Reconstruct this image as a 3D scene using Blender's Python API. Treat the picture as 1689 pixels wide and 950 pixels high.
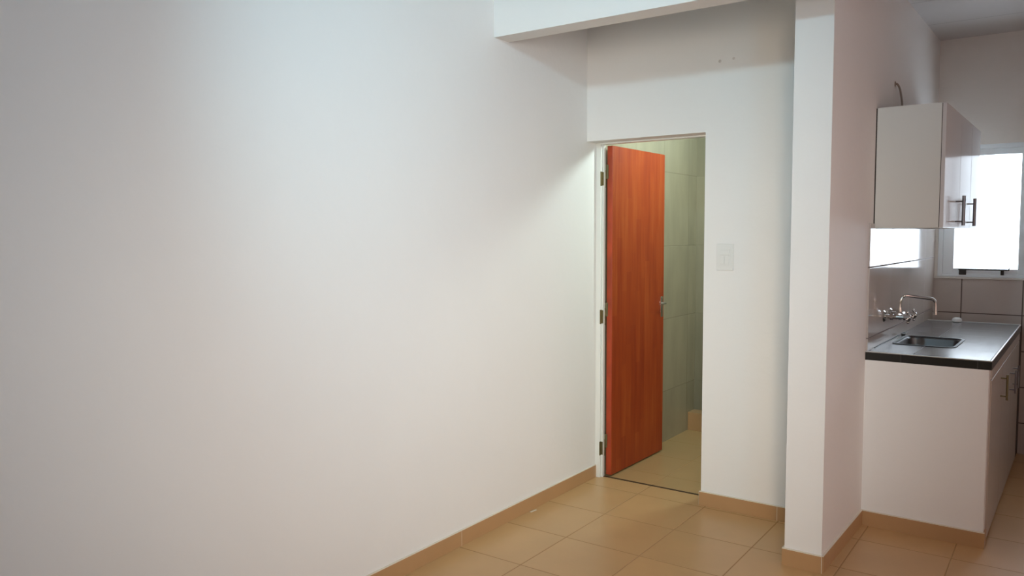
import bpy, bmesh, math
from mathutils import Vector, Matrix

for o in list(bpy.data.objects): bpy.data.objects.remove(o, do_unlink=True)
S = bpy.context.scene
COL = S.collection

# ------------------------------------------------------------------ camera
CAM = Vector((2.3486, -4.086, 1.4979)); YAW, PITCH, ROLL, FPX = 0.6164, 0.0683, -0.0034, 1299.1
fw = Vector((-math.sin(YAW)*math.cos(PITCH), math.cos(YAW)*math.cos(PITCH), -math.sin(PITCH)))
rt = Vector((math.cos(YAW), math.sin(YAW), 0)); up = rt.cross(fw)
r2 = rt*math.cos(ROLL)+up*math.sin(ROLL); u2 = -rt*math.sin(ROLL)+up*math.cos(ROLL)
cd = bpy.data.cameras.new('camera'); cam = bpy.data.objects.new('camera', cd); COL.objects.link(cam)
M = Matrix((r2, u2, -fw)).transposed().to_4x4(); M.translation = CAM; cam.matrix_world = M
cd.sensor_width = 36; cd.lens = 36*FPX/1689; cd.clip_start = 0.02
S.camera = cam

# ------------------------------------------------------------------ light
S.view_settings.view_transform = 'Standard'; S.view_settings.look = 'None'
S.view_settings.gamma = 1; S.view_settings.use_curve_mapping = False
S.view_settings.exposure = 0.0
w = bpy.data.worlds.new('world'); S.world = w; w.use_nodes = True
bg = w.node_tree.nodes['Background']; bg.inputs[0].default_value = (0.78, 0.89, 1.0, 1); bg.inputs[1].default_value = 7.5

def point(name, loc, power, color, rad):
    l = bpy.data.lights.new(name, 'POINT'); l.energy = power; l.color = color; l.shadow_soft_size = rad
    o = bpy.data.objects.new(name, l); COL.objects.link(o); o.location = loc; return o
def area(name, loc, target, sx, sy, power, color):
    l = bpy.data.lights.new(name, 'AREA'); l.shape = 'RECTANGLE'; l.size = sx; l.size_y = sy; l.energy = power; l.color = color
    o = bpy.data.objects.new(name, l); COL.objects.link(o); o.location = loc
    o.rotation_euler = (Vector(target)-Vector(loc)).to_track_quat('-Z', 'Y').to_euler(); return o
def power_color(base, rgb):
    m = max(rgb); return base*m, tuple(c/m for c in rgb)
def spot(name, loc, target, power, color, ang, rad):
    l = bpy.data.lights.new(name, 'SPOT'); l.energy = power; l.color = color; l.spot_size = math.radians(ang); l.spot_blend = 1; l.shadow_soft_size = rad
    o = bpy.data.objects.new(name, l); COL.objects.link(o); o.location = loc
    o.rotation_euler = (Vector(target)-Vector(loc)).to_track_quat('-Z', 'Y').to_euler(); return o
# cool ceiling lamp of the main room: casts the beam's shadow on the back wall
spot('ceiling_lamp_light', (1.48, -3.2, 2.74), (.1, -.3, 1.6), *power_color(400, (.12, .20, .24)), 90, .05)  # spot cone added to dim the near end of the left wall
# bathroom lamp, falls through the open door onto the left wall
point('bathroom_lamp_light', (0.85, 0.66, 2.32), *power_color(10, (3.26, 4.07, 3.96)), 0.09)
# added fill lights for unseen sources: right wall by the kitchen, further back, front
area('kitchen_side_fill', (3.97, -1.5, 1.4), (0, -1.5, 1.4), 1.6, 1.6, *power_color(40, (.41, .26, .23)))
area('side_wall_fill', (3.9, -4.2, 1.7), (0, -1.3, 1.5), 1.4, 1.6, *power_color(60, (.08, .17, .24))).data.spread = math.radians(70)
area('front_fill', (3.0, -5.9, 1.4), (0, -1.0, 1.0), 1.4, 1.4, *power_color(60, (.36, .30, .24))).data.spread = math.radians(45)

# ------------------------------------------------------------------ materials
def mat(name, color, rough=0.5, metal=0.0, spec=0.5, bump=0.0, bscale=40, var=0.0, vscale=3.0):
    m = bpy.data.materials.new(name); m.use_nodes = True; n = m.node_tree; b = n.nodes['Principled BSDF']
    b.inputs['Base Color'].default_value = (*color, 1); b.inputs['Roughness'].default_value = rough
    b.inputs['Metallic'].default_value = metal; b.inputs['Specular IOR Level'].default_value = spec
    tc = n.nodes.new('ShaderNodeTexCoord')
    if bump:
        t = n.nodes.new('ShaderNodeTexNoise'); t.inputs['Scale'].default_value = bscale; t.inputs['Detail'].default_value = 4
        bp = n.nodes.new('ShaderNodeBump'); bp.inputs['Strength'].default_value = bump; bp.inputs['Distance'].default_value = 0.01
        n.links.new(tc.outputs['Object'], t.inputs['Vector']); n.links.new(t.outputs['Fac'], bp.inputs['Height']); n.links.new(bp.outputs[0], b.inputs['Normal'])
    if var:
        t = n.nodes.new('ShaderNodeTexNoise'); t.inputs['Scale'].default_value = vscale; t.inputs['Detail'].default_value = 5
        r = n.nodes.new('ShaderNodeValToRGB')
        r.color_ramp.elements[0].position = .3; r.color_ramp.elements[1].position = .7
        r.color_ramp.elements[0].color = (*[c*(1-var) for c in color], 1); r.color_ramp.elements[1].color = (*[min(1, c*(1+var)) for c in color], 1)
        n.links.new(tc.outputs['Object'], t.inputs['Vector']); n.links.new(t.outputs['Fac'], r.inputs[0]); n.links.new(r.outputs[0], b.inputs['Base Color'])
    return m

def nd(n, typ, **k):
    x = n.nodes.new(typ)
    for a, v in k.items(): setattr(x, a, v)
    return x
def math_(n, op, a, b=None):
    x = n.nodes.new('ShaderNodeMath'); x.operation = op
    for i, v in enumerate((a, b)):
        if v is None: continue
        if isinstance(v, (int, float)): x.inputs[i].default_value = v
        else: n.links.new(v, x.inputs[i])
    return x.outputs[0]

def tile_mat(name, color, grout, sx, sy, ox, oy, axes='XY', gw=0.004, rough=0.3, var=0.06, vscale=4, stretch=(1, 1, 1), tilevar=0.05, spec=0.5, tilt=0.0, tint2=None):
    """tiles of size sx*sy whose joints pass through (ox, oy) on the two chosen object axes"""
    m = bpy.data.materials.new(name); m.use_nodes = True; n = m.node_tree; b = n.nodes['Principled BSDF']
    L = n.links.new
    tc = nd(n, 'ShaderNodeTexCoord'); sp = nd(n, 'ShaderNodeSeparateXYZ'); L(tc.outputs['Object'], sp.inputs[0])
    u, v = sp.outputs[axes[0]], sp.outputs[axes[1]]
    U = math_(n, 'DIVIDE', math_(n, 'SUBTRACT', u, ox), sx); V = math_(n, 'DIVIDE', math_(n, 'SUBTRACT', v, oy), sy)
    fu = math_(n, 'FRACT', U); fv = math_(n, 'FRACT', V)
    du = math_(n, 'MULTIPLY', math_(n, 'MINIMUM', fu, math_(n, 'SUBTRACT', 1.0, fu)), sx)
    dv = math_(n, 'MULTIPLY', math_(n, 'MINIMUM', fv, math_(n, 'SUBTRACT', 1.0, fv)), sy)
    d = math_(n, 'MINIMUM', du, dv)
    mr = nd(n, 'ShaderNodeMapRange'); mr.inputs['From Min'].default_value = gw*0.35; mr.inputs['From Max'].default_value = gw*0.8
    L(d, mr.inputs['Value'])
    cu = math_(n, 'FLOOR', U); cv = math_(n, 'FLOOR', V)
    cx = nd(n, 'ShaderNodeCombineXYZ'); L(cu, cx.inputs[0]); L(cv, cx.inputs[1])
    wn = nd(n, 'ShaderNodeTexWhiteNoise'); L(cx.outputs[0], wn.inputs['Vector'])
    mp = nd(n, 'ShaderNodeMapping'); mp.inputs['Scale'].default_value = stretch; L(tc.outputs['Object'], mp.inputs['Vector'])
    ad = nd(n, 'ShaderNodeVectorMath', operation='ADD'); L(mp.outputs[0], ad.inputs[0])
    sc = nd(n, 'ShaderNodeVectorMath', operation='SCALE'); L(wn.outputs['Color'], sc.inputs[0]); sc.inputs['Scale'].default_value = 7.0
    L(sc.outputs[0], ad.inputs[1])
    ns = nd(n, 'ShaderNodeTexNoise'); ns.inputs['Scale'].default_value = vscale; ns.inputs['Detail'].default_value = 5; L(ad.outputs[0], ns.inputs['Vector'])
    f = math_(n, 'ADD', math_(n, 'MULTIPLY', math_(n, 'SUBTRACT', ns.outputs['Fac'], 0.5), var*4), math_(n, 'MULTIPLY', math_(n, 'SUBTRACT', wn.outputs['Value'], 0.5), tilevar*2))
    f = math_(n, 'ADD', f, 1.0)
    base = nd(n, 'ShaderNodeVectorMath', operation='SCALE'); base.inputs[0].default_value = color; L(f, base.inputs['Scale'])
    src = base.outputs[0]
    mx = nd(n, 'ShaderNodeMix', data_type='RGBA'); L(mr.outputs[0], mx.inputs['Factor']); mx.inputs['A'].default_value = (*grout, 1); L(src, mx.inputs['B'])
    L(mx.outputs['Result'], b.inputs['Base Color'])
    rr = nd(n, 'ShaderNodeMapRange'); L(mr.outputs[0], rr.inputs['Value']); rr.inputs['To Min'].default_value = .85; rr.inputs['To Max'].default_value = rough
    L(rr.outputs[0], b.inputs['Roughness']); b.inputs['Specular IOR Level'].default_value = spec
    bp = nd(n, 'ShaderNodeBump'); bp.inputs['Strength'].default_value = .5; bp.inputs['Distance'].default_value = .0015; L(mr.outputs[0], bp.inputs['Height']); L(bp.outputs[0], b.inputs['Normal'])
    return m

WALLC = (0.80, 0.79, 0.765)
paint = mat('white_wall_paint', WALLC, 0.65, bump=0.12, bscale=25, var=0.012, vscale=1.5, spec=.3)
beam_paint = paint
ceil_pvc = tile_mat('white_ceiling_panels', (0.56, 0.54, 0.53), (0.40, 0.385, 0.375), 40, 0.60, -20, 2.228-0.537, 'XY', gw=.006, rough=.45, var=.01)
FC, FG = (0.55, 0.336, 0.152), (0.36, 0.215, 0.095)
floor_t = tile_mat('beige_floor_tiles', FC, FG, 0.397, 0.397, 0.3641, -0.4313, 'XY', gw=.0045, rough=.33, var=.05, vscale=5, tilevar=.03)
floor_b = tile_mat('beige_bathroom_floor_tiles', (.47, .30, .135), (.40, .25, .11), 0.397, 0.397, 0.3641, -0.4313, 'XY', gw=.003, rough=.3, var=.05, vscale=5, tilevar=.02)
base_x = tile_mat('beige_baseboard_tiles_along_x', (0.45, 0.265, 0.125), (.60, .45, .30), 5, 5, 1.149, -2.5, 'XZ', gw=.004, rough=.35, var=.05, vscale=5)
base_y = tile_mat('beige_baseboard_tiles_along_y', (0.45, 0.265, 0.125), (.60, .45, .30), 1.31, 5, -1.209, -2.5, 'YZ', gw=.004, rough=.35, var=.05, vscale=5)
grout_w = mat('pale_grout_bead', (.72, .66, .55), .8)
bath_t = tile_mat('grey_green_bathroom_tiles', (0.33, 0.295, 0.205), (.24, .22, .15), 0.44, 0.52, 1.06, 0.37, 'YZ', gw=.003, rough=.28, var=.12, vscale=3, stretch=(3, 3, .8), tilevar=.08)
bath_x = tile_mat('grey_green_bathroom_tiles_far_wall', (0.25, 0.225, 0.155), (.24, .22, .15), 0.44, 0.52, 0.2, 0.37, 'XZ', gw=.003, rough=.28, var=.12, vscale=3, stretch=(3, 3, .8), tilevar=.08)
splash_y = tile_mat('grey_beige_wall_tiles_side', (0.45, 0.40, 0.37), (.16, .13, .12), 0.54, 0.36, 0.73, 0.963, 'YZ', gw=.006, rough=.10, var=.04, vscale=4, spec=.8)
splash_x = tile_mat('grey_beige_wall_tiles_back', (0.55, 0.50, 0.47), (.10, .08, .07), 0.36, 0.243, 0.183, 0.94, 'XZ', gw=.006, rough=.2, var=.06, vscale=4)
top_t = tile_mat('grey_worktop_tiles', (0.135, 0.135, 0.14), (.09, .09, .09), 0.33, 0.33, 0.215, 0.73, 'XY', gw=.003, rough=.23, var=.10, vscale=6, stretch=(1, 6, 1), spec=.7)
edge_blk = tile_mat('black_edge_tiles', (0.010, 0.011, 0.010), (.05, .05, .05), 0.33, 5, 0.165, -2.5, 'XZ', gw=.003, rough=.3, var=.1)
edge_gry = mat('dark_grey_edge_tiles', (0.045, 0.046, 0.045), .35)
trim_m = mat('satin_metal_edge_trim', (.62, .62, .60), .3, .7)
lacq = mat('cream_white_cabinet_board', (0.62, 0.60, 0.55), .38)
gloss = mat('glossy_white_door_foil', (0.60, 0.58, 0.57), .14)
gloss.node_tree.nodes['Principled BSDF'].inputs['IOR'].default_value = 1.022
basef = mat('beige_white_base_door', (0.50, 0.45, 0.40), .35)
gap_m = mat('dark_gap', (.03, .025, .02), .8)
steel = mat('brushed_steel', (.50, .50, .50), .28, 1, bump=.05, bscale=200)
sink_m = mat('satin_stainless_steel', (.16, .165, .17), .38, .85)
hand_m = mat('grey_metal_handle', (.24, .24, .26), .38, .9)
chrome = mat('chrome', (.62, .60, .58), .12, 1)
brass = mat('dull_brass', (.20, .17, .09), .4, .8)
jambm = mat('white_painted_steel_frame', (.74, .76, .72), .4)
pvc = mat('white_window_frame', (.84, .91, .96), .35)
plast = mat('white_plastic_plate', (.74, .74, .71), .4)
dark_m = mat('dark_metal', (.03, .03, .03), .5, .3)
thr_m = mat('dark_threshold_strip', (.045, .022, .010), .6)
cable_m = mat('grey_beige_cable', (.27, .22, .18), .6)
soap_m = mat('white_ceramic', (.9, .9, .9), .15)
render_out = mat('pale_outside_render', (.8, .8, .8), .8)
rubber = mat('black_rubber', (.015, .015, .017), .5)

def wood():
    m = bpy.data.materials.new('orange_varnished_wood'); m.use_nodes = True; n = m.node_tree; b = n.nodes['Principled BSDF']; L = n.links.new
    tc = nd(n, 'ShaderNodeTexCoord'); sp = nd(n, 'ShaderNodeSeparateXYZ'); L(tc.outputs['Object'], sp.inputs[0])
    # glued staves: columns 6 cm wide along local Y, each cut at staggered heights
    cu = math_(n, 'FLOOR', math_(n, 'DIVIDE', sp.outputs['Y'], 0.062))
    cx = nd(n, 'ShaderNodeCombineXYZ'); L(cu, cx.inputs[0]); w1 = nd(n, 'ShaderNodeTexWhiteNoise'); L(cx.outputs[0], w1.inputs['Vector'])
    cz = math_(n, 'FLOOR', math_(n, 'ADD', math_(n, 'DIVIDE', sp.outputs['Z'], 0.46), math_(n, 'MULTIPLY', w1.outputs['Value'], 3.0)))
    c2 = nd(n, 'ShaderNodeCombineXYZ'); L(cu, c2.inputs[0]); L(cz, c2.inputs[1]); w2 = nd(n, 'ShaderNodeTexWhiteNoise'); L(c2.outputs[0], w2.inputs['Vector'])
    mp = nd(n, 'ShaderNodeMapping'); mp.inputs['Scale'].default_value = (20, 20, 1.3); L(tc.outputs['Object'], mp.inputs['Vector'])
    ns = nd(n, 'ShaderNodeTexNoise'); ns.inputs['Scale'].default_value = 2.2; ns.inputs['Detail'].default_value = 6; L(mp.outputs[0], ns.inputs['Vector'])
    ns2 = nd(n, 'ShaderNodeTexNoise'); ns2.inputs['Scale'].default_value = 2.0; ns2.inputs['Detail'].default_value = 2; L(tc.outputs['Object'], ns2.inputs['Vector'])
    f = math_(n, 'ADD', math_(n, 'MULTIPLY', w2.outputs['Value'], .20), math_(n, 'MULTIPLY', ns.outputs['Fac'], .60))
    f = math_(n, 'ADD', f, math_(n, 'MULTIPLY', ns2.outputs['Fac'], .35))
    r = nd(n, 'ShaderNodeValToRGB'); e = r.color_ramp.elements
    e[0].position = .25; e[0].color = (0.225, 0.024, 0.0065, 1); e[1].position = .9; e[1].color = (0.41, 0.088, 0.018, 1)
    x = e.new(.58); x.color = (0.325, 0.048, 0.009, 1)
    L(f, r.inputs[0]); L(r.outputs[0], b.inputs['Base Color']); b.inputs['Roughness'].default_value = .42
    b.inputs['Specular IOR Level'].default_value = .35
    bp = nd(n, 'ShaderNodeBump'); bp.inputs['Strength'].default_value = .1; bp.inputs['Distance'].default_value = .002; L(ns.outputs['Fac'], bp.inputs['Height']); L(bp.outputs[0], b.inputs['Normal'])
    return m
woodm = wood()
wood_edge = mat('reddish_varnished_edge', (0.36, 0.045, 0.010), .45, var=.3, vscale=6)

def glass_mat():
    m = bpy.data.materials.new('clear_window_glass'); m.use_nodes = True; n = m.node_tree; b = n.nodes['Principled BSDF']
    b.inputs['Base Color'].default_value = (1, 1, 1, 1); b.inputs['Roughness'].default_value = .0; b.inputs['Transmission Weight'].default_value = 1; b.inputs['IOR'].default_value = 1.05
    return m
glass = glass_mat()

# ------------------------------------------------------------------ mesh helpers
KM = Matrix.Translation((1.5026, -0.5368, 0)) @ Matrix.Rotation(-0.02, 4, 'Z')      # kitchen wall's own axes
def box(bm, a, b, bev=0):
    xs, ys, zs = zip(a, b)
    x0, x1 = min(xs), max(xs); y0, y1 = min(ys), max(ys); z0, z1 = min(zs), max(zs)
    v = [bm.verts.new(p) for p in [(x0,y0,z0),(x1,y0,z0),(x1,y1,z0),(x0,y1,z0),(x0,y0,z1),(x1,y0,z1),(x1,y1,z1),(x0,y1,z1)]]
    fs = [bm.faces.new([v[i] for i in q]) for q in [(0,3,2,1),(4,5,6,7),(0,1,5,4),(1,2,6,5),(2,3,7,6),(3,0,4,7)]]
    if bev:
        es = list({e for f in fs for e in f.edges})
        bmesh.ops.bevel(bm, geom=es, offset=bev, segments=2, affect='EDGES', profile=.5)
def prism(bm, pts, z0, z1):
    lo = [bm.verts.new((x, y, z0)) for x, y in pts]; hi = [bm.verts.new((x, y, z1)) for x, y in pts]; k = len(pts)
    bm.faces.new(lo[::-1]); bm.faces.new(hi)
    for i in range(k): bm.faces.new((lo[i], lo[(i+1) % k], hi[(i+1) % k], hi[i]))
def cyl(bm, a, b, r, seg=20, r2_=None):
    a, b = Vector(a), Vector(b); d = b-a
    m = Matrix.Translation((a+b)/2) @ d.to_track_quat('Z', 'Y').to_matrix().to_4x4()
    bmesh.ops.create_cone(bm, cap_ends=True, segments=seg, radius1=r, radius2=r if r2_ is None else r2_, depth=d.length, matrix=m)
def ball(bm, c, r, sc=(1, 1, 1)):
    bmesh.ops.create_uvsphere(bm, u_segments=20, v_segments=12, radius=r, matrix=Matrix.Translation(c) @ Matrix.Diagonal((*sc, 1)))
def tube(bm, pts, r, seg=12, cap=True):
    """swept round tube through a smoothed path"""
    P = [Vector(p) for p in pts]; rings = []; nrm = None
    for i, p in enumerate(P):
        t = (P[min(i+1, len(P)-1)]-P[max(i-1, 0)]).normalized()
        if nrm is None: nrm = t.orthogonal().normalized()
        nrm = (nrm-t*nrm.dot(t)).normalized(); bn = t.cross(nrm)
        rings.append([bm.verts.new(p+(nrm*math.cos(2*math.pi*k/seg)+bn*math.sin(2*math.pi*k/seg))*r) for k in range(seg)])
    for a, b in zip(rings, rings[1:]):
        for k in range(seg): bm.faces.new((a[k], a[(k+1) % seg], b[(k+1) % seg], b[k]))
    if cap: bm.faces.new(rings[0][::-1]); bm.faces.new(rings[-1])
def smooth_path(pts, n=8):
    P = [Vector(p) for p in pts]; out = []
    Q = [P[0]*2-P[1]]+P+[P[-1]*2-P[-2]]
    for i in range(1, len(Q)-2):
        for k in range(n):
            t = k/n; a, b, c, d = Q[i-1:i+3]
            out.append(0.5*((2*b)+(c-a)*t+(2*a-5*b+4*c-d)*t*t+(3*b-3*c+d-a)*t**3))
    out.append(P[-1]); return out
def obj(name, bm, m, parent=None, mw=None, smooth=False, mats=None):
    """link the bmesh as ONE object; mw places it (kitchen axes etc.) so the mesh keeps its own straight axes"""
    bmesh.ops.recalc_face_normals(bm, faces=bm.faces)
    me = bpy.data.meshes.new(name); bm.to_mesh(me); bm.free()
    for x in ([m]+(mats or [])): me.materials.append(x)
    if smooth:
        for p in me.polygons: p.use_smooth = True
        me.set_sharp_from_angle(angle=math.radians(35))
    o = bpy.data.objects.new(name, me); COL.objects.link(o)
    if parent: o.parent = parent
    elif mw is not None: o.matrix_world = mw
    return o
def struct(name, bm, m, mw=None, parent=None, label=None, **k):
    o = obj(name, bm, m, parent, mw, **k); o['kind'] = 'structure'
    if label: o['label'] = label
    return o
def empty(name, mw): 
    o = bpy.data.objects.new(name, None); COL.objects.link(o); o.matrix_world = mw; o.empty_display_size = .05; return o
def tag(o, label, cat, group=None):
    o['label'] = label; o['category'] = cat
    if group: o['group'] = group
    return o
B = bmesh.new
I4 = Matrix.Identity(4)

# ------------------------------------------------------------------ the setting
YK = 2.745            # kitchen back wall (kitchen axes)
ZC = 2.83             # ceiling behind the beam
ZM = 3.02             # ceiling of the main room
bm = B(); box(bm, (-.2, -6.2, -.1), (4.2, 2.9, 0)); struct('floor', bm, floor_t)
bm = B(); box(bm, (-.2, -6.2, 0), (0, 2.2, 3.1)); struct('wall_left', bm, paint)
# back wall of the alcove with the doorway
bm = B()
box(bm, (.7295, 0, 0), (1.40, .16, 3.1)); box(bm, (0, 0, 2.04), (.7295, .16, 3.1))
struct('wall_back', bm, paint)
# wall between bathroom and kitchen, ending in the square pillar
a = KM @ Vector((0, YK+.2, 0))
bm = B(); prism(bm, [(1.3412, -.5368), (1.5026, -.5368), (a.x, a.y), (1.3412, a.y)], 0, 3.1)
struct('wall_partition', bm, paint, label='white partition wall whose square end stands like a pillar')
bm = B(); box(bm, (-.01, -.9143, 2.4624), (4.0, -.7909, 3.1)); struct('trim_1', bm, beam_paint, label='white ceiling beam crossing the room in front of the doorway')
bm = B(); box(bm, (-.2, -.80, ZC), (4.2, 3.2, ZC+.1)); struct('ceiling', bm, ceil_pvc)
bm = B(); box(bm, (-.2, -6.2, ZM), (4.2, -.90, ZM+.1)); struct('ceiling', bm, paint)
bm = B(); box(bm, (4.0, -6.2, 0), (4.2, 2.9, 3.1)); struct('wall_right', bm, paint)
bm = B(); box(bm, (-.2, -6.2, 0), (4.2, -6.0, 3.1)); struct('wall_front', bm, paint)
# kitchen back wall, window opening from x .03 to 1.03 and z 1.185 to 2.10
WX0, WX1, WZ0, WZ1 = .027, 1.05, 1.190, 2.098
bm = B()
box(bm, (-.05, YK, 0), (2.6, YK+.15, WZ0)); box(bm, (-.05, YK, WZ1), (2.6, YK+.15, 3.1))
box(bm, (-.05, YK, WZ0), (WX0, YK+.15, WZ1)); box(bm, (WX1, YK, WZ0), (2.6, YK+.15, WZ1))
struct('wall_kitchen_back', bm, paint, KM)
bm = B(); box(bm, (0, YK-.012, 0), (2.45, YK, 1.178)); struct('wall_kitchen_back_tiles', bm, splash_x, KM, label='grey-beige wall tiles under the kitchen window')
bm = B(); box(bm, (0, YK-.022, 1.178), (2.45, YK+.06, 1.190), .002); struct('trim_2', bm, plast, KM, label='thin pale sill strip under the kitchen window')
# tiled splashback along the sink wall
bm = B(); box(bm, (0, .735, .86), (.009, YK-.012, 1.545)); struct('wall_splashback', bm, splash_y, KM, label='glossy grey-beige tiles behind the sink')
# bathroom shell
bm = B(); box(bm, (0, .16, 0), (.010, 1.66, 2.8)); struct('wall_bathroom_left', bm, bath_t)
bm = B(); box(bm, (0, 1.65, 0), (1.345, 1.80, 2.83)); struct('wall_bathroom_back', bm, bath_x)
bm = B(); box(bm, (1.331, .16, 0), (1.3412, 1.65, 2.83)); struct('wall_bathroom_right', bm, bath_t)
bm = B(); box(bm, (.010, 1.53, 0), (1.331, 1.65, .139), .003); struct('trim_3', bm, base_x, label='low beige tiled step at the end of the bathroom')

bm = B(); box(bm, (.010, .153, 0), (1.331, 1.53, .002)); struct('floor_bathroom', bm, floor_b)

# baseboards: tile strip with a pale grout bead on top
def baseboard(name, a, b, m, mw=None, bead=None):
    bm = B(); box(bm, a, (b[0], b[1], .0745)); o = struct(name, bm, m, mw)
    bm = B(); box(bm, (a[0], a[1], .0745), (b[0], b[1], .0785)); struct('baseboard_bead', bm, grout_w, parent=o)
    return o
baseboard('baseboard_left', (0, -6.0, 0), (.009, .108, 0), base_y)
bb = baseboard('baseboard_back', (.7215, -.009, 0), (1.3412, 0, 0), base_x)
bm = B(); box(bm, (.7205, -.009, 0), (.7225, .02, .0745)); struct('baseboard_bead', bm, grout_w, parent=bb)
bb = baseboard('baseboard_pillar_front', (1.3322, -.5458, 0), (1.5036, -.5368, 0), base_x)
bm = B(); box(bm, (1.5036, -.5462, 0), (1.5056, -.5440, .0745)); struct('baseboard_bead', bm, grout_w, parent=bb)
baseboard('baseboard_pillar_left', (1.3322, -.5368, 0), (1.3412, -.009, 0), base_y)
baseboard('baseboard_pillar_right', (0, -.003, 0), (.009, .7287, 0), base_y, KM)
YC = .7287
# masonry end of the counter (plastered side panel with its tile strip)
XE = .5423
bm = B(); box(bm, (0, YC, 0), (XE, YC+.07, .8549)); struct('wall_counter_end', bm, paint, KM, label='white plastered masonry end of the kitchen counter')
bb = baseboard('baseboard_counter', (.009, YC-.009, 0), (XE+.007, YC, 0), base_x, KM)
bm = B(); box(bm, (XE, YC, 0), (XE+.007, YC+.07, .0745)); struct('baseboard_return', bm, base_y, parent=bb)

# threshold strip under the door
bm = B(); box(bm, (.03, .139, 0), (.7295, .153, .003)); struct('trim_4', bm, thr_m, label='thin dark threshold strip under the open door')

# ------------------------------------------------------------------ window
win = empty('window_1', KM @ Matrix.Translation((WX0, YK, WZ0))); win['kind'] = 'structure'; win['label'] = 'white framed kitchen window full of bright daylight'
ww, wh = WX1-WX0, WZ1-WZ0
def frame_bm(x0, x1, z0, z1, y0, y1, l, r, b, t, bev=.003):
    bm = B(); box(bm, (x0, y0, z0), (x0+l, y1, z1), bev); box(bm, (x1-r, y0, z0), (x1, y1, z1), bev)
    box(bm, (x0+l-.001, y0, z0), (x1-r+.001, y1, z0+b), bev); box(bm, (x0+l-.001, y0, z1-t), (x1-r+.001, y1, z1), bev); return bm
obj('window_frame', frame_bm(0, ww, 0, wh, .005, .075, .030, .030, .022, .030), pvc, win)
sash = obj('sash', frame_bm(.031, .531, .023, wh-.031, .012, .045, .066, .052, .036, .042), pvc, win)
bm = B(); box(bm, (.090, .027, .052), (.485, .031, wh-.066)); obj('glass_pane', bm, glass, sash)
sash2 = obj('sash', frame_bm(.482, ww-.031, .023, wh-.031, .046, .073, .052, .060, .036, .042), pvc, win)
bm = B(); box(bm, (.525, .058, .052), (ww-.085, .062, wh-.066)); obj('glass_pane', bm, glass, sash2)
# latch: a dark rod along the sash's bottom rail on two blocks
la = B(); box(la, (.132, -.016, .048), (.432, -.008, .056), .001); box(la, (.428, -.016, .050), (.434, -.008, .072), .001)
latch = obj('latch_bar', la, dark_m, win)
for x0, x1, z0 in ((.135, .178, .015), (.383, .402, .018)):
    bm = B(); box(bm, (x0, -.010, z0), (x1, .012, .050), .002); obj('latch_block', bm, dark_m, latch)

# ------------------------------------------------------------------ bathroom door
FR = (0, .108, 0)
door = empty('door_1', I4); door['kind'] = 'structure'; door['label'] = 'orange varnished wooden door standing open into the bathroom'
bm = B()
box(bm, (.0, .108, 0), (.034, .150, 2.04), .002); box(bm, (.0, .125, 0), (.044, .150, 2.04), .001)
box(bm, (.7015, .108, 0), (.7295, .150, 2.04), .002)
box(bm, (.03, .108, 2.031), (.7035, .150, 2.04), .001)
obj('door_frame', bm, jambm, door)
leaf_m = Matrix.Translation((.050, .156, 0)) @ Matrix.Rotation(math.radians(-1.1), 4, 'Z')
lf = empty('door_leaf', leaf_m); lf.parent = door; lf.matrix_parent_inverse = I4
bm = B(); box(bm, (0, .0015, .012), (.038, .716, 2.026), .003); obj('door_panel', bm, woodm, lf)
bm = B(); box(bm, (.002, -.0008, .014), (.036, .004, 2.024), .001); obj('door_edge', bm, wood_edge, lf)
lk = B(); box(lk, (.006, .714, .93), (.030, .7185, 1.06), .001); obj('lock_plate', lk, brass, lf)
bm = B()
box(bm, (.037, .668, .935), (.0415, .700, 1.075), .002); cyl(bm, (.040, .684, 1.028), (.066, .684, 1.028), .007)
tube(bm, smooth_path([(.062, .684, 1.028), (.069, .682, 1.028), (.070, .66, 1.028), (.069, .60, 1.026)]), .0065)
obj('door_handle', bm, chrome, lf, smooth=True)
for z in (1.828, .994, .181):
    bm = B()
    cyl(bm, (.0415, .150, z-.045), (.0415, .150, z+.045), .0055, 12)
    box(bm, (.0305, .1070, z-.043), (.0345, .1255, z+.043)); box(bm, (.030, .123, z-.04), (.0445, .1252, z+.04))
    box(bm, (.043, .1525, z+.0), (.060, .1560, z+.085))
    for k in (-.041, .041): ball(bm, (.0415, .150, z+k*1.15), .006)
    obj('hinge', bm, brass, door, smooth=True)

# ------------------------------------------------------------------ things on the back wall
sw = empty('light_switch', Matrix.Translation((.8485, 0, 1.3715))); tag(sw, 'white plastic light switch plate on the wall right of the open door', 'light switch')
bm = B(); box(bm, (-.046, -.009, -.071), (.046, 0, .071), .003); obj('wall_plate', bm, plast, sw)
bm = B(); box(bm, (-.030, -.012, -.046), (.030, -.008, .046), .001); obj('switch_module', bm, plast, sw)
for x0, x1, z0, z1 in ((-.024, .024, .012, .038), (-.024, -.001, -.038, .006), (.001, .024, -.038, .006)):
    bm = B(); box(bm, (x0, -.0155, z0), (x1, -.011, z1), .002); obj('rocker', bm, plast, sw)
for x, z, r, lab in ((.803, 2.405, .008, 'round filled screw hole high on the back wall, the left of two'), (.878, 2.410, .007, 'darker round screw hole high on the back wall, the right of two')):
    bm = B(); cyl(bm, (0, -.0035, 0), (0, 0, 0), r*.6, 16, r); cyl(bm, (0, -.0045, 0), (0, -.003, 0), r*.45, 12)
    o = obj('wall_plug', bm, mat('grey_plug', (.60, .57, .54), .7), mw=Matrix.Translation((x, 0, z))); tag(o, lab, 'wall plug')

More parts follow.
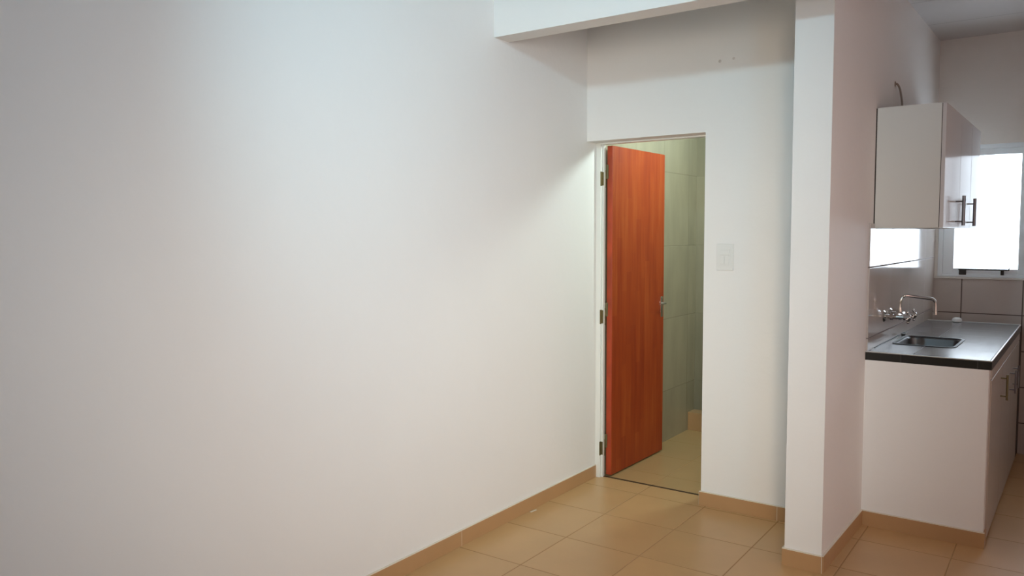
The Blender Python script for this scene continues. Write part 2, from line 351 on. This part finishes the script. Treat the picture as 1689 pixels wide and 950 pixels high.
# ------------------------------------------------------------------ wall cabinet
UY0, UY1, UZ0, UZ1, UW = .8275, 2.235, 1.5219, 2.1297, .317
wc = empty('wall_cabinet', KM @ Matrix.Translation((0, UY0, UZ0))); tag(wc, 'cream white three-door wall cabinet hanging above the sink', 'cabinet')
ln, ht = UY1-UY0, UZ1-UZ0
bm = B()
box(bm, (.006, 0, 0), (UW-.020, .016, ht), .001); box(bm, (.006, ln-.016, 0), (UW-.020, ln, ht), .001)
box(bm, (.006, .016, 0), (UW-.020, ln-.016, .016)); box(bm, (.006, .016, ht-.016), (UW-.020, ln-.016, ht)); box(bm, (.006, .016, .016), (.012, ln-.016, ht-.016))
obj('cabinet_body', bm, lacq, wc)
bm = B()
for z in (0.002, ht-.022): box(bm, (0, .003, z), (.007, .013, z+.02))
box(bm, (.0, .004, .02), (.0055, .012, ht-.02)); obj('wall_gap_shade', bm, gap_m, wc)  # dark strip painting the shade in the gap between cabinet and wall
bm = B(); box(bm, (UW-.0205, .003, .003), (UW-.0175, ln-.003, ht-.003)); ys = [0, .545, 1.000, ln]
for y in ys[1:3]: box(bm, (UW-.018, y-.0022, .003), (UW-.0012, y+.0012, ht-.003))
obj('seam_shade', bm, gap_m, wc)  # dark sheet and strips that paint the shade in the door seams
for i in range(3):
    d = B(); box(d, (UW-.018, ys[i]+.002, .001), (UW, ys[i+1]-.003, ht-.001), .002); d_ = obj('door', d, gloss, wc)
    if i < 2:
        hy = (1.235, 1.70)[i]-UY0; hx = UW+.038; bm = B()
        z0, z1 = 1.535-UZ0, 1.692-UZ0
        cyl(bm, (hx, hy, z0), (hx, hy, z1), .0085, 16)
        for z in (z0+.022, z1-.030): cyl(bm, (UW, hy, z), (hx, hy, z), .0038, 12)
        h = obj('handle', bm, hand_m, d_, smooth=True); h['label'] = 'dark grey metal bar handle'

# cable stub over the cabinet
bm = B(); tube(bm, smooth_path([(.0, 1.262, 2.315), (.012, 1.262, 2.312), (.022, 1.275, 2.290), (.021, 1.320, 2.262), (.016, 1.385, 2.225), (.014, 1.395, 2.18), (.016, 1.345, 2.136)]), .0055, 10)
ball(bm, (.001, 1.262, 2.315), .012, (.35, 1, 1.3))
tag(obj('power_cable', bm, cable_m, mw=KM, smooth=True), 'curved stub of cable coming out of the wall above the wall cabinet', 'cable')

# ------------------------------------------------------------------ worktop with sink and tap
CT, TT, CW, YE = .8994, .0445, .5523, 2.52
SX0, SX1, SY0, SY1 = .060, .345, 1.100, 1.505
wt = empty('worktop', KM @ Matrix.Translation((0, 0, 0))); tag(wt, 'grey tiled kitchen worktop with a black tiled front edge', 'worktop')
bm = B()
z0, z1 = CT-TT, CT-.001
X0 = .010
box(bm, (X0, YC+.006, z0), (SX0, YE, z1)); box(bm, (SX1, YC+.006, z0), (CW-.006, YE, z1))
box(bm, (SX0, YC+.006, z0), (SX1, SY0, z1)); box(bm, (SX0, SY1, z0), (SX1, YE, z1))
obj('tiled_top', bm, top_t, wt)
bm = B(); box(bm, (0, YC, z0), (CW, YC+.006, CT-.005)); e = obj('front_edge', bm, edge_blk, wt); e['label'] = 'black tiled edge facing the room'
bm = B(); box(bm, (CW-.006, YC+.006, z0), (CW, YE, CT-.004)); e = obj('side_edge', bm, edge_gry, wt); e['label'] = 'dark grey tiled edge along the cabinet doors'
bm = B(); box(bm, (0, YC-.001, CT-.005), (CW+.001, YC+.006, CT+.0005), .0015); box(bm, (CW-.006, YC+.006, CT-.004), (CW+.001, YE, CT+.0005), .0015)
obj('edge_trim', bm, trim_m, wt)
bm = B(); box(bm, (X0, YE-.006, CT-.001), (CW-.006, YE, CT+.003), .001); obj('back_trim', bm, trim_m, wt)
bm = B(); box(bm, (X0-.001, YC+.15, CT-.001), (X0+.006, 1.50, CT+.0015), .0006); obj('wall_joint', bm, rubber, wt)
# low tiled filler behind the worktop
bm = B(); box(bm, (0, YE+.002, 0), (CW-.01, YK-.012, .872)); struct('wall_counter_filler', bm, splash_x, KM, label='low tiled block between the counter and the kitchen back wall')

sk = empty('kitchen_sink', KM @ Matrix.Translation(((SX0+SX1)/2, (SY0+SY1)/2, CT))); tag(sk, 'small rectangular stainless steel sink set into the tiled worktop', 'sink')
hx, hy = (SX1-SX0)/2, (SY1-SY0)/2
def rrect(hx, hy, r, z, n=6):
    out = []
    for cx, cy, a0 in ((hx-r, hy-r, 0), (-hx+r, hy-r, 90), (-hx+r, -hy+r, 180), (hx-r, -hy+r, 270)):
        for k in range(n+1):
            a = math.radians(a0+90*k/n); out.append((cx+r*math.cos(a), cy+r*math.sin(a), z))
    return out
def loft(bm, loops, capend=True):
    R_ = [[bm.verts.new(p) for p in l] for l in loops]; k = len(R_[0])
    for a, b in zip(R_, R_[1:]):
        for i in range(k): bm.faces.new((a[i], a[(i+1) % k], b[(i+1) % k], b[i]))
    if capend: bm.faces.new(R_[-1])
bm = B(); loft(bm, [rrect(hx-.004, hy-.004, .04, -.002), rrect(hx-.010, hy-.010, .042, -.010), rrect(hx-.016, hy-.016, .045, -.12), rrect(hx-.035, hy-.035, .04, -.145), rrect(hx-.07, hy-.07, .03, -.148)])
obj('bowl', bm, sink_m, sk, smooth=True)
bm = B(); loft(bm, [rrect(hx+.012, hy+.012, .05, .0002), rrect(hx+.011, hy+.011, .05, .0028), rrect(hx-.002, hy-.002, .042, .0028), rrect(hx-.004, hy-.004, .04, -.002)], False)
e = obj('rim', bm, rubber, sk, smooth=True); e['label'] = 'dark sealed rim of the sink'
bm = B(); cyl(bm, (0, 0, -.1478), (0, 0, -.145), .032, 24); cyl(bm, (0, 0, -.146), (0, 0, -.142), .012, 16); obj('drain', bm, chrome, sk, smooth=True)

FY = 1.19; FZ = 1.045
fa = empty('kitchen_faucet', KM @ Matrix.Translation((.009, FY, FZ))); tag(fa, 'chrome wall-mounted mixer tap with a long swivel spout over the sink', 'faucet')
bm = B()
cyl(bm, (.062, -.085, 0), (.062, .085, 0), .017, 24); cyl(bm, (.062, 0, 0), (.062, 0, .034), .015, 20); ball(bm, (.062, 0, 0), .026, (1, 1, .9))
obj('mixer_body', bm, chrome, fa, smooth=True)
for s in (-1, 1):
    bm = B(); cyl(bm, (0, s*.085, 0), (.008, s*.085, 0), .032, 28, .024); cyl(bm, (.006, s*.085, 0), (.062, s*.085, 0), .0115, 18); cyl(bm, (.030, s*.085, 0), (.046, s*.085, 0), .017, 6); obj('wall_inlet', bm, chrome, fa, smooth=True)
    bm = B(); cyl(bm, (.062, s*.085, 0), (.100, s*.085, 0), .014, 18, .010); cyl(bm, (.098, s*.085, 0), (.128, s*.085, 0), .016, 18, .021)
    for a in range(0, 360, 90):
        ca, sa = math.cos(math.radians(a+20)), math.sin(math.radians(a+20)); cyl(bm, (.116, s*.085, 0), (.116, s*.085+ca*.028, sa*.028), .006, 10); ball(bm, (.116, s*.085+ca*.029, sa*.029), .0075)
    ball(bm, (.128, s*.085, 0), .014, (.5, 1, 1)); obj('cross_handle', bm, chrome, fa, smooth=True)
bm = B(); tube(bm, smooth_path([(.062, 0, .03), (.062, 0, .062), (.066, 0, .086), (.074, .004, .102), (.092, .010, .110), (.150, .05, .101), (.198, .088, .093), (.214, .100, .083), (.220, .105, .060), (.221, .106, .012)], 8), .0085, 16)
cyl(bm, (.062, 0, .03), (.062, 0, .045), .0125, 18); cyl(bm, (.221, .106, .024), (.221, .106, .006), .0105, 16)
obj('spout', bm, chrome, fa, smooth=True)

# small things on the worktop
bm = B(); loft(bm, [[(math.cos(t*math.pi/12)*r, math.sin(t*math.pi/12)*r, z) for t in range(24)] for r, z in ((.020, 0), (.029, .004), (.030, .016), (.025, .026), (.012, .031))])
bm.faces.new([v for v in bm.verts][:24][::-1])
o = obj('white_knob', bm, soap_m, mw=KM @ Matrix.Translation((.193, 2.47, CT)), smooth=True); tag(o, 'small round white stopper on the far edge of the grey worktop', 'stopper')
bm = B(); box(bm, (-.012, -.018, 0), (.012, .018, .010), .003); box(bm, (-.008, .010, .006), (.008, .030, .014), .003)
o = obj('sink_plug', bm, edge_gry, mw=KM @ Matrix.Translation((.035, 1.53, CT)), smooth=True); o.location.z = CT+.0006; tag(o, 'tiny dark grey plug lying on the worktop against the tiles behind the sink', 'plug')

# ------------------------------------------------------------------ base cabinet under the worktop
BX = CW-.004
bc = empty('base_cabinet', KM @ Matrix.Translation((0, YC+.073, 0))); tag(bc, 'beige white base cabinet under the tiled worktop, doors facing the passage', 'cabinet')
L_ = YE-.004-(YC+.073)
bm = B()
box(bm, (.015, 0, .07), (BX-.022, .016, .852)); box(bm, (.015, L_-.016, .01), (BX-.022, L_, .852)); box(bm, (.015, .016, .07), (BX-.022, L_-.016, .086)); box(bm, (.015, .016, .086), (.022, L_-.016, .852)); box(bm, (.03, 0, .0), (BX-.05, L_-.016, .07))
box(bm, (BX-.040, 0, .80), (BX-.022, L_, .852))
obj('cabinet_body', bm, basef, bc)
bm = B(); box(bm, (BX-.0215, .0, .03), (BX-.0185, L_, .80)); obj('seam_shade', bm, gap_m, bc)  # dark sheet standing in for the shade between and behind the doors
n = 3; w_ = L_/n
for i in range(n):
    d = B(); y0, y1 = i*w_+.003, (i+1)*w_-.003
    box(d, (BX-.018, y0, .02), (BX, y1, .795), .002); d_ = obj('door', d, basef, bc)
    hy = (y1-.10) if i < 2 else y0+.10; bm = B(); hx_ = BX+.030
    zt = .758 if i == 0 else .70
    cyl(bm, (hx_, hy, zt-.135), (hx_, hy, zt), .0055, 14)
    for z in (zt-.115, zt-.02): cyl(bm, (BX, hy, z), (hx_, hy, z), .004, 12)
    h = obj('handle', bm, brass if i == 0 else hand_m, d_, smooth=True)
bm = B(); box(bm, (BX-.018, 0, .80), (BX, L_, .852), .002); obj('top_rail', bm, basef, bc)

# small pale speck at the foot of the left wall
bm = B(); box(bm, (-.005, -.024, 0), (.005, .024, .002), .0008)
o = obj('pale_speck', bm, grout_w, mw=Matrix.Translation((.026, -.615, .0004)) @ Matrix.Rotation(-.12, 4, 'Z')); tag(o, 'tiny white speck on the floor tiles beside the left baseboard', 'paint chip')
